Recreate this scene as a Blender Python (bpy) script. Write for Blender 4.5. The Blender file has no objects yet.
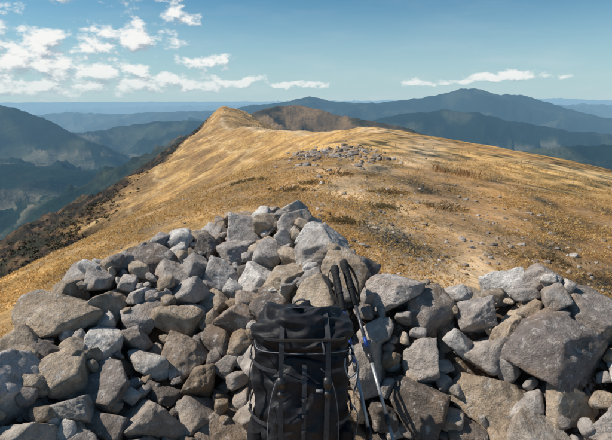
import bpy, bmesh, math, random, time
import numpy as np
from mathutils import Vector, Matrix
T0 = time.time()
rng = np.random.default_rng(7); random.seed(7)
scene = bpy.context.scene
COL = scene.collection

# ---------------------------------------------------------------- helpers
def hash2(ix, iy, seed):
    h = (ix.astype(np.int64)*374761393 + iy.astype(np.int64)*668265263 + seed*1442695041) & 0xFFFFFFFF
    h = ((h ^ (h >> 13))*1274126177) & 0xFFFFFFFF
    h = (h ^ (h >> 16)) & 0xFFFFFFFF
    return h/4294967295.0
_ang = np.random.default_rng(99).uniform(0, 2*np.pi, 4096); GCX = np.cos(_ang); GSX = np.sin(_ang)
_perm = np.random.default_rng(98).permutation(4096)
def noise2(x, y, seed=0):
    ix = np.floor(x).astype(np.int64); iy = np.floor(y).astype(np.int64); fx = x-ix; fy = y-iy
    ux = fx*fx*fx*(fx*(fx*6-15)+10); uy = fy*fy*fy*(fy*(fy*6-15)+10)
    p0 = _perm[(ix+seed*131) & 4095]; p1 = _perm[(ix+1+seed*131) & 4095]
    def g(p, ay, dx, dy):
        a = _perm[(p+ay) & 4095]
        return GCX[a]*dx+GSX[a]*dy
    n00 = g(p0, iy, fx, fy); n10 = g(p1, iy, fx-1, fy)
    n01 = g(p0, iy+1, fx, fy-1); n11 = g(p1, iy+1, fx-1, fy-1)
    return 1.5*((n00*(1-ux)+n10*ux)*(1-uy)+(n01*(1-ux)+n11*ux)*uy)
def fbm(x, y, octv=5, seed=0, gain=.5, lac=2.03):
    a = 1; s = 0; t = 0
    for i in range(octv):
        s = s+a*noise2(x+i*17.3, y-i*9.1, seed+i); t += a
        x = x*lac; y = y*lac; a *= gain
    return s/t*1.6
def ridged(x, y, octv=5, seed=0):
    a = 1; s = 0; t = 0; w = 1
    for i in range(octv):
        n = 1-np.abs(noise2(x+i*7.7, y+i*3.1, seed+i))*1.5
        n = np.clip(n, 0, 1)**2*w
        s = s+a*n; t += a; w = np.clip(n*1.6, 0, 1)
        x = x*2.1; y = y*2.1; a *= .5
    return s/t
def smooth(a, b, x):
    t = np.clip((x-a)/(b-a), 0, 1); return t*t*(3-2*t)
def pchip(xs, ys):
    xs = np.array(xs, float); ys = np.array(ys, float)
    h = np.diff(xs); dl = np.diff(ys)/h; m = np.zeros_like(xs)
    for i in range(1, len(xs)-1):
        if dl[i-1]*dl[i] > 0:
            w1 = 2*h[i]+h[i-1]; w2 = h[i]+2*h[i-1]
            m[i] = (w1+w2)/(w1/dl[i-1]+w2/dl[i])
    m[0] = dl[0]; m[-1] = dl[-1]
    def f(x):
        x = np.asarray(x, float); xc = np.clip(x, xs[0], xs[-1])
        i = np.clip(np.searchsorted(xs, xc)-1, 0, len(xs)-2)
        t = (xc-xs[i])/h[i]
        return ((1+2*t)*(1-t)**2*ys[i]+t*(1-t)**2*h[i]*m[i]+t*t*(3-2*t)*ys[i+1]+t*t*(t-1)*h[i]*m[i+1])
    return f
def polyd(X, Y, pts):
    best = np.full(X.shape, 1e18); bz = np.zeros(X.shape)
    for (a, b) in zip(pts[:-1], pts[1:]):
        ax, ay, az = a; bx, by, bz_ = b
        dx, dy = bx-ax, by-ay; L = dx*dx+dy*dy
        t = np.clip(((X-ax)*dx+(Y-ay)*dy)/L, 0, 1)
        d = np.hypot(X-ax-t*dx, Y-ay-t*dy)
        z = az+(bz_-az)*t
        m = d < best
        best = np.where(m, d, best); bz = np.where(m, z, bz)
    return best, bz
def smax(a, b, k):
    h = np.clip(.5+.5*(a-b)/k, 0, 1)
    return b*(1-h)+a*h+k*h*(1-h)

def mesh_from_np(name, verts, faces_flat, fsize, mat=None, smooth_sh=True, colors=None):
    me = bpy.data.meshes.new(name)
    nv = len(verts); nf = len(faces_flat)
    me.vertices.add(nv); me.vertices.foreach_set('co', np.asarray(verts, np.float32).ravel())
    me.loops.add(nf*fsize); me.loops.foreach_set('vertex_index', np.asarray(faces_flat, np.int32).ravel())
    me.polygons.add(nf)
    me.polygons.foreach_set('loop_start', np.arange(0, nf*fsize, fsize, dtype=np.int32))
    me.polygons.foreach_set('use_smooth', np.full(nf, smooth_sh, bool))
    me.update(calc_edges=True)
    if colors is not None:
        ca = me.color_attributes.new('tint', 'FLOAT_COLOR', 'POINT')
        c4 = np.ones((nv, 4), np.float32); c4[:, :colors.shape[1]] = colors
        ca.data.foreach_set('color', c4.ravel())
    ob = bpy.data.objects.new(name, me); COL.objects.link(ob)
    if mat: me.materials.append(mat)
    return ob

class NT:
    def __init__(s, tree): s.t = tree; s.N = tree.nodes; s.L = tree.links
    def node(s, typ, **kw):
        n = s.N.new(typ)
        for k, v in kw.items(): setattr(n, k, v)
        return n
    def put(s, sock, v):
        if isinstance(v, bpy.types.NodeSocket): s.L.new(v, sock)
        elif v is not None: sock.default_value = v
    def math(s, op, a, b=None, c=None, clamp=False):
        n = s.node('ShaderNodeMath', operation=op, use_clamp=clamp)
        s.put(n.inputs[0], a)
        if b is not None: s.put(n.inputs[1], b)
        if c is not None: s.put(n.inputs[2], c)
        return n.outputs[0]
    def vmath(s, op, a, b=None):
        n = s.node('ShaderNodeVectorMath', operation=op)
        s.put(n.inputs[0], a)
        if b is not None: s.put(n.inputs[1], b)
        return n.outputs['Value'] if op in ('LENGTH', 'DOT_PRODUCT', 'DISTANCE') else n.outputs[0]
    def noise(s, vec, scale, detail=5, rough=.55, dist=0, color=False):
        n = s.node('ShaderNodeTexNoise')
        s.put(n.inputs['Vector'], vec); n.inputs['Scale'].default_value = scale
        n.inputs['Detail'].default_value = detail; n.inputs['Roughness'].default_value = rough
        n.inputs['Distortion'].default_value = dist
        return n.outputs['Color'] if color else n.outputs['Fac']
    def maprange(s, v, a, b, c=0, d=1, sm=False):
        n = s.node('ShaderNodeMapRange'); n.interpolation_type = 'SMOOTHSTEP' if sm else 'LINEAR'
        s.put(n.inputs[0], v)
        for i, q in enumerate((a, b, c, d)): n.inputs[1+i].default_value = q
        return n.outputs[0]
    def mix(s, f, a, b, blend='MIX'):
        n = s.node('ShaderNodeMix', data_type='RGBA', blend_type=blend)
        s.put(n.inputs[0], f)
        s.put(n.inputs[6], a if isinstance(a, bpy.types.NodeSocket) else (*a, 1) if len(a) == 3 else a)
        s.put(n.inputs[7], b if isinstance(b, bpy.types.NodeSocket) else (*b, 1) if len(b) == 3 else b)
        return n.outputs[2]
    def gray(s, v):
        n = s.node('ShaderNodeCombineColor')
        for i in range(3): s.put(n.inputs[i], v)
        return n.outputs[0]
    def bump(s, h, strength, dist, normal=None):
        n = s.node('ShaderNodeBump'); s.put(n.inputs['Height'], h)
        n.inputs['Strength'].default_value = strength; n.inputs['Distance'].default_value = dist
        if normal is not None: s.L.new(normal, n.inputs['Normal'])
        return n.outputs[0]
def new_mat(name):
    m = bpy.data.materials.new(name); m.use_nodes = True
    nt = NT(m.node_tree); b = m.node_tree.nodes['Principled BSDF']
    out = m.node_tree.nodes['Material Output']
    return m, nt, b, out

# ---------------------------------------------------------------- sun / sky
SUN_AZ = math.radians(-84); SUN_EL = math.radians(47)
sd = Vector((math.sin(SUN_AZ)*math.cos(SUN_EL), math.cos(SUN_AZ)*math.cos(SUN_EL), math.sin(SUN_EL)))
ld = bpy.data.lights.new('sun', 'SUN'); ld.energy = 5.0; ld.angle = math.radians(.5); ld.color = (1, .92, .81)
sun = bpy.data.objects.new('sun', ld); COL.objects.link(sun)
sun.rotation_euler = (-sd).to_track_quat('-Z', 'Y').to_euler()

w = bpy.data.worlds.new('World'); scene.world = w; w.use_nodes = True
try:
    w.cycles.sampling_method = 'MANUAL'; w.cycles.sample_map_resolution = 256
except Exception as e: print(e)
nt = NT(w.node_tree); bg = w.node_tree.nodes['Background']
sky = nt.node('ShaderNodeTexSky', sky_type='NISHITA'); sky.sun_disc = False
sky.sun_elevation = SUN_EL; sky.sun_rotation = SUN_AZ; sky.altitude = 1500
sky.air_density = 1.0; sky.dust_density = .4; sky.ozone_density = 1.6
tc = nt.node('ShaderNodeTexCoord'); d = tc.outputs['Generated']
sep = nt.node('ShaderNodeSeparateXYZ'); nt.L.new(d, sep.inputs[0])
az = nt.math('ARCTAN2', sep.outputs[0], sep.outputs[1])
hyp = nt.math('SQRT', nt.math('ADD', nt.math('MULTIPLY', sep.outputs[0], sep.outputs[0]), nt.math('MULTIPLY', sep.outputs[1], sep.outputs[1])))
el = nt.math('ARCTAN2', sep.outputs[2], hyp)
cv = nt.node('ShaderNodeCombineXYZ'); nt.L.new(az, cv.inputs[0]); nt.L.new(el, cv.inputs[1])
P0 = cv.outputs[0]
# cumulus : azimuth, elevation, half width, half height
CL = [(-.535,.056,.100,.046),(-.45,.048,.075,.028),(-.48,.090,.06,.028),(-.585,.118,.06,.040),(-.60,.168,.05,.030),
      (-.350,.102,.095,.027),(-.395,.044,.06,.024),(-.335,.042,.035,.018),(-.250,.139,.034,.020),(-.462,.176,.050,.022),
      (-.33,.198,.15,.032),(-.19,.214,.12,.022),(-.205,.064,.054,.016),(-.28,.022,.17,.015),(-.50,.014,.19,.018),
      (-.14,.026,.06,.008),(.385,.034,.075,.009),(.30,.028,.04,.006),(.22,.024,.04,.006),(-.02,.020,.08,.005),(-.70,.10,.08,.05),(.9,.2,.1,.04),(-.9,.25,.12,.05)]
def cloud(off, det):
    p = nt.vmath('ADD', P0, off)
    ps = nt.vmath('MULTIPLY', p, (1, 1.7, 1))
    wn = nt.noise(ps, 24, 3, .6, color=True)
    wv = nt.vmath('MULTIPLY', nt.vmath('SUBTRACT', wn, (.5, .5, .5)), (.06, .034, 0))
    q = nt.vmath('ADD', p, wv)
    m = None
    for (a, e, ra, re) in CL:
        l = nt.vmath('LENGTH', nt.vmath('MULTIPLY', nt.vmath('SUBTRACT', q, (a, e, 0)), (1/ra, 1/re, 0)))
        v = nt.math('SUBTRACT', 1, l)
        m = v if m is None else nt.math('MAXIMUM', m, v)
    m = nt.math('MINIMUM', m, .65)
    n2 = nt.noise(ps, 26, det, .62)
    m = nt.math('ADD', m, nt.math('MULTIPLY', nt.math('SUBTRACT', n2, .515), 3.9))
    return m
m0 = cloud((0, 0, 0), 8); m1 = cloud((-.008, .014, 0), 6)
mask = nt.maprange(m0, -.22, .62, 0, 1, True)
lit = nt.maprange(nt.math('SUBTRACT', m0, m1), -.75, .35, 0, 1, True)  # cloud light and shade painted from density difference towards the sun
ccol = nt.mix(lit, (3.9, 4.7, 5.4), (9.2, 9.2, 9.0))
thin = nt.maprange(el, 0, .06, .6, 1)
mask = nt.math('MULTIPLY', mask, thin)
veil = nt.maprange(nt.noise(nt.vmath('MULTIPLY', P0, (1, 5, 1)), 5, 4, .6), .42, .8, 0, .34, True)
veilm = nt.math('MULTIPLY', veil, nt.maprange(el, .0, .12, 1, .3))
hz = nt.maprange(el, -.02, .20, 1, 0, True)
base = nt.mix(1, sky.outputs[0], (.50, .84, .88), 'MULTIPLY')
base = nt.mix(nt.math('MULTIPLY', hz, .87), base, (4.7, 6.2, 6.8))
base = nt.mix(veilm, base, (7, 7.4, 7.6))
col = nt.mix(mask, base, ccol)
nt.L.new(col, bg.inputs[0]); bg.inputs[1].default_value = .1

# ---------------------------------------------------------------- terrain
KY = [-4000,-300,-50,0,60,120,250,450,700,1000,1200,1450,2000,3500,9000]
spX = pchip(KY, [0,0,0,0,10,18,6,-45,-110,-172,-205,-240,-300,-500,-900])
spZ = pchip(KY, [-900,-60,-2.2,0,-2.75,-6.6,-17,-29,-43,-36,-26,-60,-300,-900,-1200])
spS = pchip([-4000,0,60,140,250,500,900,1200,9000],[1,1,1.0,1.22,1.6,1.55,1.14,.74,.7])
fL = pchip([0,2,5,9,20,35,52,75,100,140,220,600,1500,4000,20000],[0,.25,1.2,3.2,11.0,21.4,33,49,66,96,165,360,600,760,900])
fR = pchip([0,10,20,40,60,100,300,1000,3000,20000],[0,1.2,3.1,8.8,16.5,36,140,420,760,950])
edgeF = pchip([-4000,0,60,150,250,500,900,3000],[46,46,52,70,80,80,56,40])
def R(lst): return [(t*y, y, s*y) for (t, s, y) in lst]
ranges = [ # crest as tan(bearing), tan(elevation), northing ; side slope ; relief amplitude
 ([(-.95,.05,5200),(-.75,.012,5200),(-.63,-.024,5000),(-.54,-.064,4800),(-.46,-.092,4600)],.5,90),
 ([(-.62,-.045,13000),(-.50,-.034,13500),(-.40,-.038,13000),(-.30,-.034,12500),(-.2,-.030,12500),(-.1,-.028,12500)],.22,150),
 ([(-.40,-.065,6500),(-.30,-.052,6700),(-.24,-.05,6500),(-.18,-.06,6000)],.3,80),
 ([(-.12,-.038,2600),(-.085,-.026,2600),(-.05,-.020,2650),(-.015,-.018,2650),(.03,-.026,2600),(.06,-.036,2550),(.12,-.046,2450),(.19,-.058,2350),(.25,-.075,2200)],.42,34),
 ([(-.12,-.02,9500),(-.03,-.012,9200),(.015,-.002,9000),(.06,-.013,9000),(.11,-.014,8800)],.3,110),
 ([(.08,-.018,8600),(.15,-.016,8800),(.22,-.008,8900),(.28,.003,9000),(.328,.0155,9000),(.36,.009,9000),(.385,.002,9000),(.43,.001,9100),(.47,-.008,8900),(.53,-.026,8600),(.63,-.046,8300)],.36,150),
 ([(.16,-.048,5600),(.22,-.036,5600),(.29,-.028,5700),(.36,-.034,5600),(.43,-.050,5500),(.52,-.068,5300),(.65,-.08,5200)],.34,100),
 ([(.42,-.118,3300),(.50,-.108,3300),(.58,-.102,3400),(.66,-.10,3400)],.36,50),
 ([(-1.2,-.016,34000),(-.55,-.017,33000),(-.3,-.0175,34000),(-.15,-.014,34000),(0,-.012,34000),(.2,-.011,33000)],.12,200),
 ([(-.60,-.024,22000),(-.45,-.026,21000),(-.3,-.022,22000),(-.2,-.020,22000),(-.1,-.018,22000)],.16,200),
 ([(.35,-.010,26000),(.45,-.008,26000),(.52,-.006,26500),(.6,-.010,26000),(.9,-.01,26000)],.14,240),
 ([(.50,-.020,15000),(.58,-.017,15000),(.66,-.02,15000),(.9,-.02,15000)],.2,180),
 ([(-1.0,-.10,3300),(-.75,-.13,3200),(-.55,-.155,3100),(-.42,-.165,3300)],.22,60),
]
def ridge_d(X, Y):
    r = np.hypot(X, Y)
    return X-spX(Y)+fbm(X/90, Y/90, 3, 5)*np.clip(r/60-.5, 0, 1)*7
def h_main(X, Y, full=True):
    r = np.hypot(X, Y); dd = ridge_d(X, Y)
    dl = np.clip(-dd, 0, None)/spS(Y); dr = np.clip(dd, 0, None)
    h = spZ(Y)-fL(dl)-fR(dr)
    h = h+smooth(15, 90, dl)*(ridged(X/140, Y/140, 5, 11)-.40)*np.clip(dl*.13, 0, 45)
    far_m = smooth(250, 700, r)
    h = h+far_m*fbm(X/160, Y/160, 5, 21)*6+far_m*(ridged(X/70, Y/70, 4, 25)-.4)*5*smooth(10, 50, np.abs(dd))
    h = h+smooth(20, 80, r)*(1-.3*far_m)*fbm(X/35, Y/35, 4, 31)*.85
    h = h+smooth(2, 12, r)*fbm(X/5, Y/5, 4, 41)*.085+fbm(X/.9, Y/.9, 3, 51)*.016*(r < 80)
    if full:
        fo = forest(X, Y, dl); h = h+fo*np.clip(fbm(X/4.5, Y/4.5, 3, 61)+.3, 0, 2)*2.0
    return h
def height(X, Y, full=True):
    if not full: return h_main(X, Y, False)
    o = np.zeros_like(X); r = np.hypot(X, Y)
    nr = r < 4500; o[:] = -5000
    o[nr] = h_main(X[nr], Y[nr])
    fm = r > 500
    x = X[fm]; y = Y[fm]; q = o[fm]; rf = r[fm]
    base = -640-smooth(4000, 16000, rf)*260+fbm(x/1500, y/1500, 5, 71)*70+fbm(x/260, y/260, 3, 75)*9
    q = smax(q, base, 40)
    wx0 = fbm(x/1400, y/1400, 3, 90); wy0 = fbm(x/1400+9, y/1400, 3, 95)
    for i, (pts, sl, amp) in enumerate(ranges):
        P = R(pts); s = amp*11
        dist, z = polyd(x+wx0*amp*1.5, y+wy0*amp*1.5, P)
        cand = z-sl*dist*.75+amp*2.2 > q-30
        if not cand.any(): continue
        xs = x[cand]; ys = y[cand]; dc = dist[cand]
        rn = (ridged(xs/s, ys/s, 6, 100+i)-.45)
        hh = z[cand]-sl*dc*(1-.25*np.exp(-dc/500))+rn*amp*2.6*smooth(0, amp*6, dc)+fbm(xs/s*5, ys/s*5, 4, 120+i)*amp*.16
        q[cand] = smax(q[cand], hh, 12 if i == 3 else 25)
    o[fm] = q
    return o
def forest(X, Y, dl):
    r = np.hypot(X, Y); n = fbm(X/60, Y/60, 4, 140); e = edgeF(Y)
    return smooth(e-5, e+10, dl+n*14)*smooth(45, 75, r+n*10)
def gznp(xx, yy): return h_main(np.asarray(xx, float), np.asarray(yy, float), False)
def gz(x, y): return float(gznp(np.array([float(x)]), np.array([float(y)]))[0])

th_f = np.radians(np.linspace(-46, 46, 861)); th_b = np.radians(np.linspace(46, 314, 150))[1:-1]
th = np.concatenate([th_f, th_b]); NTH = len(th)
rr = np.exp(np.linspace(math.log(.4), math.log(70000), 900)); NR = len(rr)
TH, RR = np.meshgrid(th, rr)
X = (np.sin(TH)*RR).ravel(); Y = (np.cos(TH)*RR).ravel()
Z = height(X, Y)
dd = ridge_d(X, Y); DL = np.clip(-dd, 0, None)/spS(Y)
verts = np.stack([X, Y, Z], 1)
i0 = np.arange(NR-1)[:, None]*NTH; j = np.arange(NTH)[None, :]; j1 = (j+1) % NTH
F = np.stack([i0+j, i0+NTH+j, i0+NTH+j1, i0+j1], -1).reshape(-1, 4)[:, ::-1]
cidx = len(verts); verts = np.vstack([verts, [[0, 0, gz(0, 0)]]])
hn = NTH//2
F = np.vstack([F, np.stack([np.full(hn, cidx), np.arange(0, 2*hn, 2), np.arange(1, 2*hn, 2), np.arange(2, 2*hn+1, 2) % NTH], -1)])
r = np.hypot(X, Y)
def C(*a): return np.array(a)[None, :]
def mixc(a, b, t): return a*(1-t[:, None])+b*t[:, None]
gold = C(.61, .385, .150); gold2 = C(.45, .270, .105); pale = C(.65, .475, .26); brown = C(.20, .130, .070); redb = C(.36, .20, .090)
c = mixc(np.repeat(gold, len(X), 0), np.repeat(gold2, len(X), 0), smooth(-.25, .45, fbm(X/22, Y/30, 5, 200)))
c = mixc(c, pale, smooth(.05, .6, fbm(X/14, Y/40, 5, 210))*.6)
c = mixc(c, redb, smooth(.02, .45, fbm(X/9, Y/16, 5, 220))*.60)
c = mixc(c, brown, smooth(8, 38, DL)*smooth(-.25, .45, fbm(X/26, Y/40, 5, 230))*.75*(1-.35*smooth(300, 600, r)))
c = mixc(c, C(.10, .085, .045), smooth(.25, .5, fbm(X/3.2, Y/3.2, 3, 240))*smooth(15, 60, r)*.5*smooth(-.1, .5, fbm(X/60, Y/60, 3, 250)))
c = mixc(c, brown, smooth(300, 500, r)*smooth(.48, .30, ridged(X/70, Y/70, 4, 25))*.45)  # furrow shading painted into the colour: hollows of the relief turned browner
c = mixc(c, C(.28, .185, .115), smooth(5, 9, r)*(1-smooth(40, 80, r))*np.exp(-((DL-6)/7)**2)*smooth(-.3, .3, fbm(X/4, Y/9, 4, 255))*.75)
pc = spX(Y)+1.2+2.0*np.sin(Y/17)+fbm(X*0, Y/25, 3, 260)*3
pth = np.exp(-((X-pc)/(1.0+Y*.012))**2)*(Y > 3)*(Y < 500)
c = mixc(c, C(.60, .46, .30), np.clip(pth*(.65+fbm(X/1.5, Y/1.5, 3, 270)*.6), 0, .75))
pc2 = spX(Y)-6-2.5*np.sin(Y/29)+fbm(X*0, Y/30, 3, 262)*3
pth2 = np.exp(-((X-pc2)/(.5+Y*.006))**2)*smooth(15, 30, Y)*(Y < 900)
c = mixc(c, C(.62, .49, .33), np.clip(pth2*.6, 0, .6))
for k, off in enumerate((14, 24, 37, 60)):
    tr = np.exp(-((DL-off-fbm(X/40, Y/40, 2, 280+k)*5)/1.0)**2)*smooth(40, 90, r)*(r < 900)
    c = mixc(c, pale if k % 2 else redb, tr*.55)
near = 1-smooth(6, 24, r)
c = mixc(c, C(.37, .265, .165), near*smooth(-.15, .35, fbm(X/.8, Y/.8, 4, 290))*.72)
c = mixc(c, C(.21, .14, .085), near*smooth(.1, .5, fbm(X/1.7, Y/1.7, 4, 295))*.6)
fo = forest(X, Y, DL)*(r < 2600)
fc = mixc(np.repeat(C(.040, .030, .020), len(X), 0), C(.15, .095, .052), smooth(-.1, .5, fbm(X/14, Y/14, 4, 300)))
fc = mixc(fc, C(.032, .036, .020), smooth(.1, .4, fbm(X/35, Y/35, 4, 302))*.7)
c = mixc(c, fc, fo)
rust = mixc(np.repeat(C(.16, .11, .06), len(X), 0), C(.32, .21, .11), smooth(-.2, .4, fbm(X/300, Y/300, 5, 310)))
green = mixc(np.repeat(C(.016, .030, .018), len(X), 0), C(.10, .11, .06), smooth(0, .5, fbm(X/500, Y/500, 6, 320)))
cx_ = np.floor(X/170+fbm(X/400, Y/400, 2, 5)); cy_ = np.floor(Y/230+fbm(X/400, Y/400, 2, 6))
cell = hash2(cx_, cy_, 3)
fld = (Z < -500)*smooth(.45, .75, cell)*smooth(-.25, .2, fbm(X/1200, Y/1200, 3, 330))
green = mixc(green, C(.32, .28, .19), fld*.6)
farc = mixc(green, rust, (1-smooth(3000, 3900, r))*smooth(-330, -190, Z))
pine = smooth(.0, .25, fbm(X/220, Y/220, 5, 340))*(1-smooth(3000, 3900, r))
farc = mixc(farc, C(.035, .042, .022), pine*.8*smooth(-560, -480, Z))
isfar = smooth(1500, 1900, r)+smooth(180, 260, DL)*(r < 1900)*.9
isfar = np.clip(isfar+smooth(120, 220, dd)*(r < 1900), 0, 1)
c = mixc(c, farc, isfar)
c = np.vstack([c, [[.3, .22, .13]]])
c = np.clip(c*(1+.10*np.clip(np.concatenate([fbm(X/2, Y/2, 3, 350), [0]]), -1, 1)[:, None]), 0, 1)

gm, g, b, out = new_mat('ground_dry_grass')
at = g.node('ShaderNodeAttribute', attribute_name='tint')
geo = g.node('ShaderNodeNewGeometry'); pos = geo.outputs['Position']
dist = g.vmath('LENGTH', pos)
n1 = g.noise(pos, 9, 4, .7); n2 = g.noise(pos, .7, 6, .70); n3 = g.noise(g.vmath('MULTIPLY', pos, (1, 1, .3)), .05, 6, .70)
n4 = g.noise(pos, .004, 8, .68)
k = g.math('MULTIPLY', g.maprange(n1, .25, .75, .60, 1.38), g.maprange(n2, .3, .7, .66, 1.32))
k = g.math('MULTIPLY', k, g.maprange(n3, .3, .7, .70, 1.28))
k = g.math('MULTIPLY', k, g.maprange(n4, .3, .7, .68, 1.32))
cc = g.mix(1, at.outputs['Color'], g.gray(k), 'MULTIPLY')
g.L.new(cc, b.inputs['Base Color']); b.inputs['Roughness'].default_value = .95
b.inputs['Specular IOR Level'].default_value = .08
hb = g.bump(n1, .5, .04); hb = g.bump(n2, .6, .35, hb); hb = g.bump(n4, .8, 55, hb)
g.L.new(hb, b.inputs['Normal'])
em = g.node('ShaderNodeEmission')  # aerial haze painted in: bluish glow mixed over terrain by distance from origin
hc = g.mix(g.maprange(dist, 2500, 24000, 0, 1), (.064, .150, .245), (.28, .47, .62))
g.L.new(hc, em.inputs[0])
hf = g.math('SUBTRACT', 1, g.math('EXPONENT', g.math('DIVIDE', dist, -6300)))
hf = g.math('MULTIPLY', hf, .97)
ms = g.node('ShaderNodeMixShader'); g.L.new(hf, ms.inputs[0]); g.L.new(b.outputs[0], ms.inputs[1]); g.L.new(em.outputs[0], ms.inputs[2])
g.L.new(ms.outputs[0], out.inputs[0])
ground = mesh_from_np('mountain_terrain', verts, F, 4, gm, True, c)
print('terrain', time.time()-T0)

# ---------------------------------------------------------------- rocks
def ico(level):
    bm = bmesh.new(); bmesh.ops.create_icosphere(bm, subdivisions=level, radius=1)
    v = np.array([q.co[:] for q in bm.verts]); f = np.array([[q.index for q in p.verts] for p in bm.faces]); bm.free()
    return v/np.linalg.norm(v, axis=1)[:, None], f
ICO = {l: ico(l) for l in (2, 3, 4, 5)}
def proto(level, seed):
    rg = np.random.default_rng(seed)
    v, f = ICO[level]
    n = rg.normal(size=(rg.integers(6, 10), 3)); n /= np.linalg.norm(n, axis=1)[:, None]
    dpl = rg.uniform(.50, .86, len(n))
    ax = np.array(Matrix.Rotation(rg.uniform(0, .35), 3, Vector(rg.normal(size=3))))
    n = np.vstack([n, ax, -ax]); dpl = np.concatenate([dpl, rg.uniform(.66, .88, 6)])
    dots = v@n.T
    q = np.where(dots > .05, dpl/np.maximum(dots, .05), 9.)
    p = 90. if level > 3 else 55.
    rad = (np.sum(q**-p, 1))**(-1/p)
    pnt = v*rad[:, None]
    s1 = seed % 97
    a = fbm(pnt[:, 0]*2.2+pnt[:, 2]*1.3+s1, pnt[:, 1]*2.2-pnt[:, 2]*1.7, 4, s1)
    b2 = fbm(pnt[:, 0]*6-pnt[:, 2]*4+s1, pnt[:, 1]*6+pnt[:, 2]*5, 3, s1+5)
    bed = np.round((pnt[:, 2]+.25*a)*5+s1)/5-(pnt[:, 2]+.25*a+s1/5)
    pnt = pnt*(1+.060*a+.030*b2+.14*bed*rg.uniform(0, 1))[:, None]
    pnt = pnt*np.array([1, rg.uniform(.64, .94), rg.uniform(.44, .80)])
    return pnt/np.abs(pnt).max()
PROTO = {l: [proto(l, 1000*l+i) for i in range(nn)] for l, nn in ((2, 16), (3, 30), (4, 44), (5, 28))}
def rotm(rg, tilt):
    zr = Matrix.Rotation(rg.uniform(0, 2*math.pi), 3, 'Z')
    ax = Vector((rg.normal(), rg.normal(), 0)).normalized()
    return np.array(Matrix.Rotation(rg.normal()*tilt, 3, ax)@zr)
def build_stones(name, stones, mat, extra=None):
    V = []; FF = []; CC = []; o = 0
    for (cn, rad, rot, lev, colr) in stones:
        p = PROTO[lev][int(rng.integers(len(PROTO[lev])))]
        V.append(p@rot.T*rad+np.array(cn)); FF.append(ICO[lev][1]+o)
        CC.append(np.repeat(np.array(colr)[None, :], len(p), 0)); o += len(p)
    if extra is not None:
        V.append(extra[0]); FF.append(extra[1]+o); CC.append(extra[2])
    return mesh_from_np(name, np.vstack(V), np.vstack(FF), 3, mat, True, np.vstack(CC))

rm, g, b, out = new_mat('limestone')
at = g.node('ShaderNodeAttribute', attribute_name='tint')
geo = g.node('ShaderNodeNewGeometry'); pos = geo.outputs['Position']
na = g.noise(pos, 10, 4, .6); nb = g.noise(pos, 48, 5, .74); nc = g.noise(pos, 3.5, 3, .6)
k = g.math('MULTIPLY', g.maprange(na, .3, .7, .64, 1.34), g.maprange(nb, .3, .7, .62, 1.36))
cc = g.mix(1, at.outputs['Color'], g.gray(k), 'MULTIPLY')
cc = g.mix(g.maprange(nc, .50, .66, 0, .5), cc, (.38, .26, .165))
lich = g.noise(pos, 24, 5, .72)
cc = g.mix(g.maprange(lich, .57, .65, 0, .65), cc, (.12, .10, .092))
cc = g.mix(g.maprange(lich, .45, .36, 0, .6), cc, (.72, .68, .64))
g.L.new(cc, b.inputs['Base Color']); b.inputs['Roughness'].default_value = .9; b.inputs['Specular IOR Level'].default_value = .2
hh_ = g.math('ADD', g.math('MULTIPLY', na, 1.0), g.math('MULTIPLY', nb, .6))
g.L.new(g.bump(hh_, 1.0, .036), b.inputs['Normal'])

crest = [(-1.42,-.2,.30),(-1.40,.6,.40),(-1.36,1.3,.54),(-1.34,1.9,.65),(-1.28,2.6,.76),(-.90,3.1,.80),(-.50,3.4,.80),(-.10,3.4,.84),(.08,2.85,.76),(.22,2.4,.73),(.55,2.3,.69),(.9,2.3,.71),(1.22,2.25,.85),(1.5,2.0,.76),(1.75,1.5,.60),(1.85,.8,.45),(1.9,-.1,.3)]
inner = [(-.80,-.2,0),(-.78,.6,0),(-.72,1.2,0),(-.45,1.70,0),(0,1.82,0),(.45,1.72,0),(.85,1.5,0),(1.1,1.2,0),(1.3,.6,0),(1.3,-.2,0)]
def inpoly(xx, yy, pts):
    poly = [(p[0], p[1]) for p in pts]
    res = np.zeros(xx.shape, bool); n = len(poly); jx = n-1
    for i in range(n):
        xi, yi = poly[i]; xj, yj = poly[jx]
        cnd = ((yi > yy) != (yj > yy)) & (xx < (xj-xi)*(yy-yi)/(yj-yi+1e-12)+xi)
        res ^= cnd; jx = i
    return res
def heap(xx, yy):
    dc, zc = polyd(xx, yy, crest); db, _ = polyd(xx, yy, inner)
    t = db/(db+dc+1e-9)
    hin = zc*np.clip(t*1.06, 0, 1)**.72
    hout = zc*np.clip(1-dc/.62, 0, 1)**.8
    h = np.where(inpoly(xx, yy, crest), hin, hout); h = np.where(inpoly(xx, yy, inner), 0, h)
    return h+fbm(xx*2.2, yy*2.2, 2, 400)*.06*np.clip(h*4, 0, 1)
poles = [(Vector((.188, 2.27, .785)), Vector((.435, 1.40, -.02))), (Vector((.140, 2.22, .775)), Vector((.325, 1.31, -.02)))]
def segd(p, a, b_):
    ab = b_-a; t = max(0, min(1, (p-a).dot(ab)/ab.length_squared)); return (p-a-ab*t).length
def stone_color(rg, low):
    u = rg.random()
    if u < .42: c0 = np.array([.49, .450, .425])*rg.uniform(.70, 1.2)
    elif u < .70: c0 = np.array([.50, .405, .310])*rg.uniform(.65, 1.15)
    elif u < .86: c0 = np.array([.27, .235, .215])*rg.uniform(.75, 1.2)
    else: c0 = np.array([.68, .65, .62])*rg.uniform(.9, 1.12)
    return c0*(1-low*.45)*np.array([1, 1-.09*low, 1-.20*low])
placed_c = np.zeros((0, 3)); placed_r = np.zeros(0); stones = []
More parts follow.
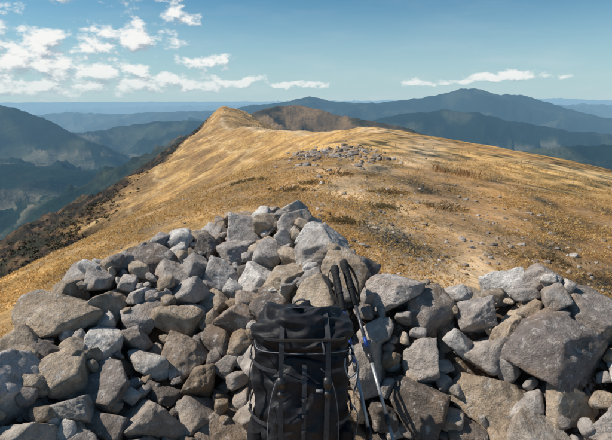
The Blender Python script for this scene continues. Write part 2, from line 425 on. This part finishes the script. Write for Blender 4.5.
def try_layer(rmin, rmax, tries, sink, off, pack=.86):
    global placed_c, placed_r
    xs = rng.uniform(-2.3, 2.6, tries); ys = rng.uniform(-.2, 4.3, tries); rs = rng.uniform(rmin, rmax, tries)
    hs = heap(xs, ys); kk = hs > 0; xs, ys, rs, hs = xs[kk], ys[kk], rs[kk], hs[kk]
    gg = gznp(xs, ys)
    e = .04; gx = (heap(xs+e, ys)-heap(xs-e, ys))/(2*e); gy = (heap(xs, ys+e)-heap(xs, ys-e))/(2*e)
    for i in range(len(xs)):
        if hs[i] < .03 and rs[i] > .07: continue
        nrm = np.array([-gx[i], -gy[i], 1]); nrm /= np.linalg.norm(nrm)
        cn = np.array([xs[i], ys[i], hs[i]+gg[i]])-nrm*(rs[i]*sink+off)
        if cn[2] < gg[i]-.02: continue
        rd = rs[i]
        if len(placed_r):
            d2 = ((placed_c-cn)**2).sum(1)
            if np.any(d2 < ((placed_r+rd)*pack*.80)**2): continue
        v = Vector(cn)
        if -.225-rd*.75 < cn[0] < .165+rd*.75 and cn[1]-rd*.75 < 1.72+max(0, cn[2]-.1)*.13 and cn[2]+rd > .06: continue
        if any(segd(v, a, b_) < rd*.74+.014 for a, b_ in poles): continue
        placed_c = np.vstack([placed_c, cn]); placed_r = np.append(placed_r, rd)
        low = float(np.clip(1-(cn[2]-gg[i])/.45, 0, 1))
        sl = np.array(Vector((0, 0, 1)).rotation_difference(Vector(nrm*.45+np.array([0, 0, .55]))).to_matrix())
        lev = 5 if rd > .12 else 4 if rd > .055 else 3
        stones.append((cn, rd*1.19, sl@rotm(rng, .75), lev, stone_color(rng, low)))
for (x, y, rd, dz, colr) in [(1.16,1.96,.185,.0,(.24,.21,.20)),(.86,2.20,.13,.0,(.44,.40,.38)),(-1.02,2.12,.135,.01,(.72,.69,.66)),(-1.0,1.76,.14,.0,(.50,.46,.42)),
        (-.52,2.72,.14,.02,(.58,.55,.53)),(-1.12,1.50,.15,0,(.54,.48,.42)),(-.36,2.35,.13,0,(.36,.31,.285)),(1.22,2.30,.12,.03,(.48,.44,.42)),(.56,2.05,.12,0,(.46,.41,.38)),
        (-.08,3.35,.09,.06,(.52,.48,.44)),(.44,2.28,.13,.02,(.52,.47,.44)),(1.5,1.93,.15,.02,(.52,.43,.31)),(.62,1.72,.13,0,(.36,.315,.28)),(-.64,2.2,.125,0,(.38,.30,.235)),(-.72,1.82,.13,0,(.42,.36,.31)),(.98,1.66,.13,0,(.42,.37,.32))]:
    hz_ = float(heap(np.array([x]), np.array([y]))[0])+gz(x, y)
    cn = np.array([x, y, hz_-rd*.35+dz]); placed_c = np.vstack([placed_c, cn]); placed_r = np.append(placed_r, rd)
    stones.append((cn, rd*1.16, rotm(rng, .6), 5, np.array(colr)))
try_layer(.12, .16, 800, .35, 0)
try_layer(.09, .125, 2400, .3, 0)
try_layer(.06, .09, 3000, .2, .0)
try_layer(.038, .058, 4000, .1, .0)
try_layer(.07, .10, 3000, .6, .09)
try_layer(.022, .040, 5000, .1, .01)
try_layer(.045, .07, 5000, .4, .08)
for (x, y, z, rd) in [(-.12, 1.5, .0, .12), (.08, 1.53, .0, .11), (-.02, 1.66, .0, .11)]:
    stones.append((np.array([x, y, z]), rd, rotm(rng, .1), 4, np.array([.25, .2, .16])))
print('stones', len(stones), time.time()-T0)
gxs = np.linspace(-2.3, 2.6, 110); gys = np.linspace(-.3, 4.3, 100); GX, GY = np.meshgrid(gxs, gys)
hx = heap(GX.ravel(), GY.ravel()); gzv = gznp(GX.ravel(), GY.ravel())
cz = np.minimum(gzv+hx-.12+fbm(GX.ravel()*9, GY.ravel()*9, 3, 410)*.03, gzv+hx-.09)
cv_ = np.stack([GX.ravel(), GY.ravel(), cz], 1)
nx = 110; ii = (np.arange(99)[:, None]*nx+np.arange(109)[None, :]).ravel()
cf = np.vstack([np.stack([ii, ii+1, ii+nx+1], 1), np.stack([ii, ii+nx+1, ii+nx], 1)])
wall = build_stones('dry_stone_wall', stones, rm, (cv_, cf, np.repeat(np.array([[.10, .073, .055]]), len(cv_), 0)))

rs_ = []
def scatter(xs, ys, rlo, rhi, lev=3, dark=1.0):
    ok = (heap(xs, ys) < .02) & ~((np.abs(xs) < 1.2) & (ys < 2)); xs = xs[ok]; ys = ys[ok]; zs = gznp(xs, ys)
    for x, y, z in zip(xs, ys, zs):
        rd = rlo*(rhi/rlo)**(rng.random()**2)
        cs = stone_color(rng, .3)*dark
        rs_.append(([x, y, z+rd*.05], rd, rotm(rng, .2), lev, cs))
def polar(n, rlo, rhi, a0, a1):
    q = rlo*(rhi/rlo)**rng.random(n); a = np.radians(rng.uniform(a0, a1, n)); return q*np.sin(a), q*np.cos(a)
scatter(*polar(600, 3.2, 12, -50, 50), .010, .04, 2)
scatter(*polar(620, 3.8, 11, -3, 34), .010, .06, 3)
scatter(*polar(240, 10, 50, -45, 45), .03, .08, 2, .9)
scatter(1.15+rng.normal(size=330)*.85, 17.2+rng.normal(size=330)*2.0, .05, .18, 3, .9)
scatter(-9+rng.normal(size=90)*2, 40+rng.normal(size=90)*6, .12, .40, 2, .7)
scatter(*polar(120, 60, 260, -35, 12), .2, .7, 2, .8)
loose = build_stones('scattered_rocks', rs_, rm)

# ---------------------------------------------------------------- dry grass, weeds
grm, g, b, out = new_mat('dry_grass_blades')
at = g.node('ShaderNodeAttribute', attribute_name='tint'); g.L.new(at.outputs['Color'], b.inputs['Base Color']); b.inputs['Roughness'].default_value = .85
b.inputs['Specular IOR Level'].default_value = .1
tr = g.node('ShaderNodeBsdfTranslucent'); g.L.new(at.outputs['Color'], tr.inputs[0])
ms = g.node('ShaderNodeMixShader'); ms.inputs[0].default_value = .45; g.L.new(b.outputs[0], ms.inputs[1]); g.L.new(tr.outputs[0], ms.inputs[2]); g.L.new(ms.outputs[0], out.inputs[0])
bushm = bpy.data.materials.new('scrub_leaves'); bushm.use_nodes = True
gb = NT(bushm.node_tree); bb = bushm.node_tree.nodes['Principled BSDF']; ab = gb.node('ShaderNodeAttribute', attribute_name='tint'); gb.L.new(ab.outputs['Color'], bb.inputs['Base Color']); bb.inputs['Roughness'].default_value = .9
def blades(name, x, y, h, wd, nb, spread, cols, mat):
    n = len(x); z0 = np.repeat(gznp(x, y), nb); x = np.repeat(x, nb); y = np.repeat(y, nb); h = np.repeat(h, nb); wd = np.repeat(wd, nb); cols = np.repeat(cols, nb, 0)
    m = n*nb; a = rng.uniform(0, 2*np.pi, m); hh = h*rng.uniform(.5, 1.1, m); lean = rng.uniform(.15, .8, m)*spread
    bx = x+rng.normal(size=m)*h*.35; by = y+rng.normal(size=m)*h*.35
    wx = np.cos(a+1.57)*wd; wy = np.sin(a+1.57)*wd
    p0 = np.stack([bx-wx, by-wy, z0-.01], 1); p1 = np.stack([bx+wx, by+wy, z0-.01], 1)
    mx = bx+np.cos(a)*hh*lean*.35; my = by+np.sin(a)*hh*lean*.35
    p2 = np.stack([mx+wx*.7, my+wy*.7, z0+hh*.6], 1)
    p3 = np.stack([bx+np.cos(a)*hh*lean, by+np.sin(a)*hh*lean, z0+hh*(1-.25*lean)], 1)
    V = np.stack([p0, p1, p2, p3], 1).reshape(-1, 3); cl = np.repeat(cols*rng.uniform(.75, 1.2, (m, 1)), 4, 0)
    return mesh_from_np(name, V, np.arange(m*4).reshape(m, 4), 4, mat, False, cl)
N = 90000
q = 3*(26/3.)**(rng.random(N)**.8); a = np.radians(rng.uniform(-46, 46, N)); xs = q*np.sin(a); ys = q*np.cos(a)
dn = fbm(xs/1.3, ys/1.3, 4, 500)+.5*fbm(xs/5, ys/5, 2, 505)
pc = spX(ys)+1.2+2.0*np.sin(ys/17)
keep = (dn > -.12+rng.normal(size=N)*.22) & (np.abs(xs-pc) > rng.uniform(0, 1.5, N)) & (heap(xs, ys) < .03) & ~((np.abs(xs) < 1.4) & (ys < 2.2))
keep &= rng.random(N) < 1-smooth(12, 26, q)
xs = xs[keep]; ys = ys[keep]; qk = q[keep]; nk = len(xs)
pal = np.array([(.74, .50, .21), (.60, .38, .15), (.78, .60, .33), (.44, .28, .12)]); cols = pal[rng.choice(4, nk, p=[.47, .27, .18, .08])]
blades('dry_grass', xs, ys, (.024+.0009*qk)*rng.uniform(.6, 1.5, nk), .0014+.00025*qk, 6, 1.4, cols, grm)
xs = []; ys = []; cols = []
for (x, y, rd, cc_) in [(-.30,9.0,.25,(.28,.20,.10)),(.1,9.6,.22,(.30,.21,.10)),(1.35,7.6,.2,(.24,.185,.09)),(1.65,9.2,.25,(.32,.21,.10)),(2.4,8.0,.25,(.34,.23,.11)),(3.0,5.4,.2,(.36,.26,.14)),(-1.3,11,.3,(.26,.19,.09)),(.5,6.3,.15,(.28,.2,.1)),(.9,11,.5,(.28,.18,.09))]:
    n = 60; an = rng.uniform(0, 6.28, n); q_ = rd*np.abs(rng.normal(size=n))*.9; xs.append(x+q_*np.cos(an)*1.2); ys.append(y+q_*np.sin(an)); cols.append(np.repeat([cc_], n, 0))
xs = np.concatenate(xs); ys = np.concatenate(ys); cols = np.vstack(cols)
blades('low_scrub', xs, ys, rng.uniform(.03, .09, len(xs)), np.full(len(xs), .003), 8, 1.4, cols, grm)
xs = np.concatenate([rng.normal(4.3, .5, 45), rng.normal(8, 3, 30)]); ys = np.concatenate([rng.normal(13.5, .5, 45), rng.normal(22, 3, 30)])
blades('rust_brown_weeds', xs, ys, rng.uniform(.10, .24, len(xs)), np.full(len(xs), .004), 5, .6, np.repeat([[.36, .19, .08]], len(xs), 0), grm)
n0 = 6500; y = 60*(1300/60)**rng.random(n0); dlv = edgeF(y)+10+rng.normal(size=n0)*20
xs = spX(y)-dlv*spS(y); ys = y; nn = fbm(xs/45, ys/45, 3, 520)
kp = (nn+(dlv-edgeF(y))/26 > rng.normal(size=n0)*.25); xs = xs[kp]; ys = ys[kp]; zz = height(xs, ys)
m = len(xs); n = 30
s = rng.uniform(.5, 1.6, (m, 1, 1)); v = rng.normal(size=(m, n, 3)); v /= np.linalg.norm(v, axis=2)[:, :, None]; v *= rng.uniform(.45, 1, (m, n, 1))*s; v[:, :, 2] = np.abs(v[:, :, 2])*1.1
cpt = v+np.stack([xs, ys, zz-.1], 1)[:, None, :]; t1 = rng.normal(size=(m, n, 3))*s*.22; t2 = rng.normal(size=(m, n, 3))*s*.22
V = np.stack([cpt+t1, cpt+t2, cpt-t1-t2*.3], 2).reshape(-1, 3)
kb = rng.random((m, 1, 1)) < .65
bc = np.repeat((np.where(kb, np.array([[[.095, .062, .034]]]), np.array([[[.055, .064, .028]]]))*rng.uniform(.5, 1.8, (m, n, 1))).reshape(-1, 3), 3, 0)
mesh_from_np('hillside_bushes', V, np.arange(len(V)).reshape(-1, 3), 3, bushm, False, bc)

# ---------------------------------------------------------------- backpack
def fabric(name, colr, rough=.7, wr=.3):
    m, g, b, out = new_mat(name)
    t = g.node('ShaderNodeTexCoord').outputs['Object']
    n = g.noise(g.vmath('MULTIPLY', t, (1, 1, 1.8)), 9, 2, .5); n2 = g.noise(t, 70, 2, .6)
    cc = g.mix(g.maprange(n2, .35, .7), colr, tuple(min(1, x*1.5+.002) for x in colr))
    g.L.new(cc, b.inputs['Base Color']); b.inputs['Roughness'].default_value = rough
    b.inputs['Specular IOR Level'].default_value = .35
    hb = g.bump(n, wr, .03); hb = g.bump(n2, .35, .003, hb)
    g.L.new(hb, b.inputs['Normal']); return m
f_main = fabric('pack_nylon_black', (.010, .010, .013), .6, .5)
f_grey = fabric('pack_nylon_charcoal', (.013, .0135, .018), .65, .5)
f_mesh = fabric('pack_stretch_mesh', (.007, .007, .009), .8)
f_web = fabric('webbing_black', (.045, .046, .052), .6, .1)
f_cord = fabric('cord_grey', (.16, .165, .18), .6, .1)
f_pip = fabric('reflective_piping', (.32, .33, .35), .5, .1)
def simple(name, colr, rough=.4, metal=0):
    m, g, b, out = new_mat(name); t = g.node('ShaderNodeTexCoord').outputs['Object']
    n = g.noise(t, 90, 3, .65)
    cc = g.mix(g.maprange(n, .35, .75, 0, .5), colr, tuple(x*.55 for x in colr)); g.L.new(cc, b.inputs['Base Color'])
    g.L.new(g.maprange(n, .3, .7, rough*.8, min(1, rough*1.4)), b.inputs['Roughness']); b.inputs['Metallic'].default_value = metal
    g.L.new(g.bump(n, .1, .001), b.inputs['Normal']); return m
plast = simple('buckle_plastic', (.035, .035, .038), .3)
def mk(name, vs, fs, mat, parent, sub=0, sm=True):
    me = bpy.data.meshes.new(name); me.from_pydata([tuple(v) for v in vs], [], fs); me.update()
    for p in me.polygons: p.use_smooth = sm
    me.materials.append(mat)
    ob = bpy.data.objects.new(name, me); COL.objects.link(ob); ob.parent = parent
    if sub:
        md = ob.modifiers.new('s', 'SUBSURF'); md.levels = sub; md.render_levels = sub
    return ob
def loft(name, rings, mat, parent, n=72, wrinkle=.004, seed=0, power=3.2, sub=1):
    zs = np.arange(len(rings)); dense = np.linspace(0, len(rings)-1, (len(rings)-1)*8+1)
    A = np.array(rings, float); fs_ = [pchip(zs, A[:, k]) for k in range(A.shape[1])]
    D = np.stack([f(dense) for f in fs_], 1); vs = []
    for (z, cx, cy, hw, hd) in D:
        for i in range(n):
            t = 2*math.pi*i/n; c_ = math.cos(t); s_ = math.sin(t)
            vs.append((cx+hw*math.copysign(abs(c_)**(2/power), c_), cy+hd*math.copysign(abs(s_)**(2/power), s_), z))
    vs = np.array(vs)
    w_ = fbm(vs[:, 0]*9+seed, vs[:, 2]*9+vs[:, 1]*8, 2, 600+seed)
    w2 = 1-np.abs(noise2(vs[:, 0]*6+vs[:, 2]*5+vs[:, 1]*3+seed, vs[:, 2]*13-vs[:, 0]*4+vs[:, 1]*9, 620+seed))*3
    cx = D[:, 1].repeat(n); cy = D[:, 2].repeat(n)
    dx = vs[:, 0]-cx; dy = vs[:, 1]-cy; L = np.hypot(dx, dy)+1e-6
    am = wrinkle*(w_+.8*np.clip(w2, -.5, 1)); vs[:, 0] += dx/L*am; vs[:, 1] += dy/L*am; vs[:, 2] += am*.8
    m = len(D); fs = [(i*n+j, i*n+(j+1) % n, (i+1)*n+(j+1) % n, (i+1)*n+j) for i in range(m-1) for j in range(n)]
    fs.append(tuple(range(n))[::-1]); fs.append(tuple((m-1)*n+j for j in range(n)))
    return mk(name, vs, fs, mat, parent, sub)
def ribbon(name, pts, width, mat, parent, side=(1, 0, 0), thick=.0022, rnd=False):
    P = [Vector(p) for p in pts]; D = []
    for i in range(len(P)-1):
        p0 = P[max(i-1, 0)]; p1 = P[i]; p2 = P[i+1]; p3 = P[min(i+2, len(P)-1)]
        for k in range(8):
            t = k/8; D.append(.5*((2*p1)+(p2-p0)*t+(2*p0-5*p1+4*p2-p3)*t*t+(3*p1-p0-3*p2+p3)*t**3))
    D.append(P[-1]); vs = []; fs = []; s = Vector(side).normalized(); nseg = 4 if not rnd else 8
    for i, p in enumerate(D):
        tg = (D[min(i+1, len(D)-1)]-D[max(i-1, 0)]).normalized()
        sd_ = (s-tg*s.dot(tg)).normalized(); nr = tg.cross(sd_)
        if rnd:
            for k in range(8):
                a_ = k*math.pi/4; vs.append(p+sd_*math.cos(a_)*width/2+nr*math.sin(a_)*width/2)
        else:
            for u, v in ((-1, -1), (1, -1), (1, 1), (-1, 1)): vs.append(p+sd_*u*width/2+nr*v*thick/2)
    for i in range(len(D)-1):
        for k in range(nseg): fs.append((i*nseg+k, i*nseg+(k+1) % nseg, (i+1)*nseg+(k+1) % nseg, (i+1)*nseg+k))
    fs.append(tuple(range(nseg))[::-1]); fs.append(tuple((len(D)-1)*nseg+k for k in range(nseg)))
    return mk(name, vs, fs, mat, parent, 0, rnd)
def rbox(name, cen, size, mat, parent, bev=.003, rot=(0, 0, 0)):
    bm = bmesh.new(); bmesh.ops.create_cube(bm, size=1)
    for v in bm.verts: v.co = Vector((v.co.x*size[0], v.co.y*size[1], v.co.z*size[2]))
    bmesh.ops.bevel(bm, geom=bm.edges[:], offset=bev, segments=2, affect='EDGES')
    me = bpy.data.meshes.new(name); bm.to_mesh(me); bm.free(); me.materials.append(mat)
    for p in me.polygons: p.use_smooth = True
    ob = bpy.data.objects.new(name, me); COL.objects.link(ob); ob.parent = parent; ob.location = cen; ob.rotation_euler = rot; return ob

pack = bpy.data.objects.new('hiking_backpack', None); COL.objects.link(pack)
pack.location = (-.030, 1.575, .080); pack.rotation_euler = (math.radians(-9), math.radians(2), math.radians(4))
loft('main_bag', [(.0,0,0,.10,.07),(.012,0,0,.135,.095),(.06,0,0,.162,.114),(.25,0,0,.184,.124),(.45,0,0,.188,.122),(.55,0,.0,.180,.112),(.61,0,0,.160,.098),(.65,0,0,.09,.055)], f_main, pack, wrinkle=.014, seed=1, power=2.35)
loft('lid', [(.588,0,-.004,.140,.104),(.602,0,-.008,.168,.130),(.632,0,-.010,.184,.146),(.668,-.004,-.006,.178,.138),(.700,-.008,.004,.152,.112),(.722,-.01,.012,.108,.075),(.732,-.01,.018,.05,.03)], f_main, pack, wrinkle=.019, seed=3, power=2.2)
loft('front_pocket', [(.07,0,-.105,.06,.01),(.085,0,-.11,.095,.028),(.16,0,-.120,.118,.042),(.30,0,-.123,.126,.052),(.42,0,-.119,.118,.046),(.52,0,-.110,.098,.030),(.56,0,-.10,.05,.008)], f_grey, pack, wrinkle=.013, seed=5, power=2.3)
for sgn, nm in ((-1, 'left'), (1, 'right')):
    loft('side_pocket_'+nm, [(.03,sgn*.145,-.01,.01,.05),(.05,sgn*.15,-.01,.028,.075),(.14,sgn*.162,-.01,.042,.085),(.24,sgn*.170,-.01,.036,.085),(.27,sgn*.172,-.01,.024,.082)], f_mesh, pack, wrinkle=.006, seed=7)
    x = sgn*.082
    ribbon('lid_strap_'+nm, [(x,-.04,.724),(x,-.10,.704),(x*1.02,-.150,.648),(x*1.03,-.160,.60),(x*1.03,-.168,.52),(x*1.02,-.178,.40),(x*1.0,-.180,.26),(x*.98,-.168,.12),(x*.9,-.12,.04)], .018, f_web, pack)
    rbox('lid_buckle_'+nm, (x*1.03,-.174,.50), (.030,.013,.040), plast, pack)
    rbox('lid_buckle_clip_'+nm, (x*1.03,-.177,.458), (.024,.011,.02), plast, pack)
    for z in (.34, .55):
        ribbon('compression_strap_%s_%d' % (nm, int(z*100)), [(sgn*.10,-.146,z-.02),(sgn*.158,-.122,z-.012),(sgn*.195,-.06,z),(sgn*.197,.02,z+.012),(sgn*.182,.09,z+.02)], .014, f_web, pack, side=(0, 0, 1))
        rbox('compression_buckle_%s_%d' % (nm, int(z*100)), (sgn*.197,-.04,z+.002), (.010,.035,.022), plast, pack)
    ribbon('front_piping_'+nm, [(sgn*.060,-.156,.545),(sgn*.100,-.154,.50),(sgn*.124,-.159,.40),(sgn*.130,-.162,.28),(sgn*.124,-.154,.16),(sgn*.09,-.13,.09)], .003, f_cord, pack, rnd=True)
ribbon('front_daisy_chain', [(0,-.140,.555),(0,-.166,.48),(0,-.178,.36),(0,-.176,.24),(0,-.160,.12)], .016, f_web, pack, thick=.004)
for i_, z in enumerate((.44, .38, .32, .26)):
    ribbon('daisy_loop_%d' % i_, [(-.012,-.170,z),(-.004,-.184,z),(.004,-.184,z),(.012,-.170,z)], .010, f_web, pack, side=(0, 0, 1), thick=.002)
ribbon('strap_tail_a', [(.190,-.07,.56),(.210,-.085,.53),(.206,-.10,.47),(.194,-.105,.43),(.200,-.10,.38)], .013, f_cord, pack, side=(0, 1, .2))
ribbon('strap_tail_b', [(.194,-.06,.36),(.216,-.08,.33),(.210,-.09,.27),(.200,-.09,.22)], .013, f_cord, pack, side=(0, 1, .2))
ribbon('lash_loop', [(.168,-.090,.58),(.198,-.118,.56),(.196,-.130,.52),(.168,-.140,.505),(.152,-.137,.54),(.154,-.12,.57)], .005, f_pip, pack, rnd=True)
ribbon('strap_tail_left', [(-.190,-.07,.55),(-.200,-.085,.50),(-.194,-.09,.42),(-.202,-.088,.36)], .012, f_web, pack, side=(0, 1, .2))
ribbon('lid_zip', [(-.164,-.080,.648),(-.127,-.141,.650),(-.04,-.161,.654),(.04,-.161,.654),(.127,-.141,.650),(.164,-.080,.648)], .009, plast, pack, side=(0, 0, 1), thick=.006)
ribbon('zip_pull', [(.06,-.160,.65),(.066,-.168,.625),(.068,-.168,.605)], .006, f_cord, pack, side=(1, 0, 0), thick=.003)
ribbon('haul_loop', [(-.035,.09,.64),(-.036,.10,.700),(-.01,.105,.728),(.02,.105,.726),(.04,.10,.695),(.038,.09,.64)], .018, f_web, pack, side=(0, 1, 0), thick=.004)
ribbon('lid_edge_piping', [(-.174,.03,.614),(-.182,-.06,.612),(-.160,-.134,.608),(-.06,-.157,.604),(.06,-.157,.604),(.160,-.134,.608),(.182,-.06,.612),(.174,.03,.614)], .004, f_cord, pack, rnd=True)
ribbon('lid_top_strap', [(-.14,-.02,.706),(-.06,-.03,.733),(.05,-.03,.735),(.125,-.02,.708)], .014, f_web, pack, side=(0, 1, 0))
for sgn, nm in ((-1, 'left'), (1, 'right')):
    ribbon('shoulder_strap_'+nm, [(sgn*.06,.10,.62),(sgn*.10,.125,.66),(sgn*.14,.13,.60),(sgn*.16,.12,.45),(sgn*.155,.11,.28),(sgn*.13,.10,.12)], .055, f_grey, pack, side=(1, 0, 0), thick=.014)
    ribbon('hip_belt_'+nm, [(sgn*.12,.09,.10),(sgn*.19,.06,.10),(sgn*.225,-.03,.085),(sgn*.20,-.10,.07)], .085, f_grey, pack, side=(0, 0, 1), thick=.016)
rbox('plain_mark', (.055,-.172,.47), (.026,.010,.008), f_cord, pack, .0008)

# ---------------------------------------------------------------- trekking poles
silver = simple('anodised_silver', (.48, .50, .53), .35, .5); blue = simple('anodised_blue', (.03, .09, .36), .35, .3); dark_al = simple('anodised_graphite', (.09, .095, .11), .35, .5)
cork = simple('eva_foam_grip', (.016, .016, .018), .85); rub = simple('black_rubber', (.012, .012, .013), .7); tipm = simple('carbide_tip', (.35, .35, .36), .3, 1)
def lathe(name, prof, mat, parent, n=20, ex=1.0):
    vs = []; fs = []
    for (z, r_) in prof:
        for i in range(n):
            t = 2*math.pi*i/n; vs.append((r_*math.cos(t)*ex, r_*math.sin(t), z))
    m = len(prof)
    for i in range(m-1):
        for j_ in range(n): fs.append((i*n+j_, i*n+(j_+1) % n, (i+1)*n+(j_+1) % n, (i+1)*n+j_))
    fs.append(tuple(range(n))[::-1]); fs.append(tuple((m-1)*n+j_ for j_ in range(n)))
    return mk(name, vs, fs, mat, parent)
def pole(a, b_, flip, cols, k=1.18):
    e = bpy.data.objects.new('trekking_pole', None); COL.objects.link(e)
    L = (a-b_).length; e.location = b_; e.rotation_mode = 'QUATERNION'; e.rotation_quaternion = (a-b_).to_track_quat('Z', 'Y')
    up, mid, lo = cols
    lathe('tip', [(-.0, .002), (.012, .003), (.018, .004)], tipm, e); lathe('tip_ferrule', [(.016, .0045), (.07, .006), (.075, .0075), (.085, .0075)], rub, e)
    lathe('basket', [(.078, .006), (.080, .024), (.084, .025), (.087, .010), (.093, .008)], rub, e)
    s1 = L*.36; s2 = L*.58
    lathe('lower_shaft', [(.08, .0066), (s1, .0066)], lo, e)
    lathe('middle_shaft', [(s1, .0076), (s2, .0076)], mid, e)
    lathe('upper_shaft', [(s2, .0086), (L-.24, .0086)], up, e)
    lathe('shaft_band', [(s2+.05, .0089), (s2+.10, .0089)], blue if up is not blue else silver, e)
    for z in (s1, s2):
        lathe('lock_collar_%d' % int(z*100), [(z-.022, .0077), (z-.02, .0107), (z+.018, .0117), (z+.02, .009)], plast, e)
        rbox('lock_lever_%d' % int(z*100), (0, -.013*flip, z), (.010, .007, .034), plast, e, .002)
    lathe('foam_extension', [(L-.25, .0095), (L-.245, .0125*k), (L-.17, .0125*k), (L-.165, .0135*k)], cork, e)
    prof = [(L-.165, .0135*k)]
    for q_ in range(5): z = L-.160+q_*.019; prof += [(z, .0160*k), (z+.010, .0175*k), (z+.017, .0155*k)]
    prof += [(L-.06, .0175*k), (L-.045, .020*k), (L-.02, .0215*k), (L-.006, .018*k), (L, .008*k)]
    lathe('grip', prof, cork, e, ex=.85)
    ribbon('wrist_strap', [(0, 0, L-.035), (-.022*flip, -.012, L-.02), (-.042*flip, -.010, L-.07), (-.045*flip, -.004, L-.14), (-.030*flip, -.002, L-.20), (-.02*flip, -.004, L-.15), (-.014*flip, 0, L-.06)], .022, f_main, e, side=(0, 1, 0), thick=.003)
    return e
pole(poles[0][0], poles[0][1], 1, (dark_al, silver, silver))
pole(poles[1][0], poles[1][1], -1, (blue, silver, silver))

# ---------------------------------------------------------------- camera
cd = bpy.data.cameras.new('camera'); cam = bpy.data.objects.new('camera', cd); COL.objects.link(cam)
cd.sensor_width = 36; cd.lens = 36*471/612; cd.clip_start = .05; cd.clip_end = 200000
cam.location = (0, 0, 1.6); cam.rotation_euler = (math.radians(90-14.86), 0, 0)
scene.camera = cam
scene.view_settings.view_transform = 'Standard'; scene.view_settings.look = 'None'; scene.view_settings.exposure = 0
print('done', time.time()-T0)
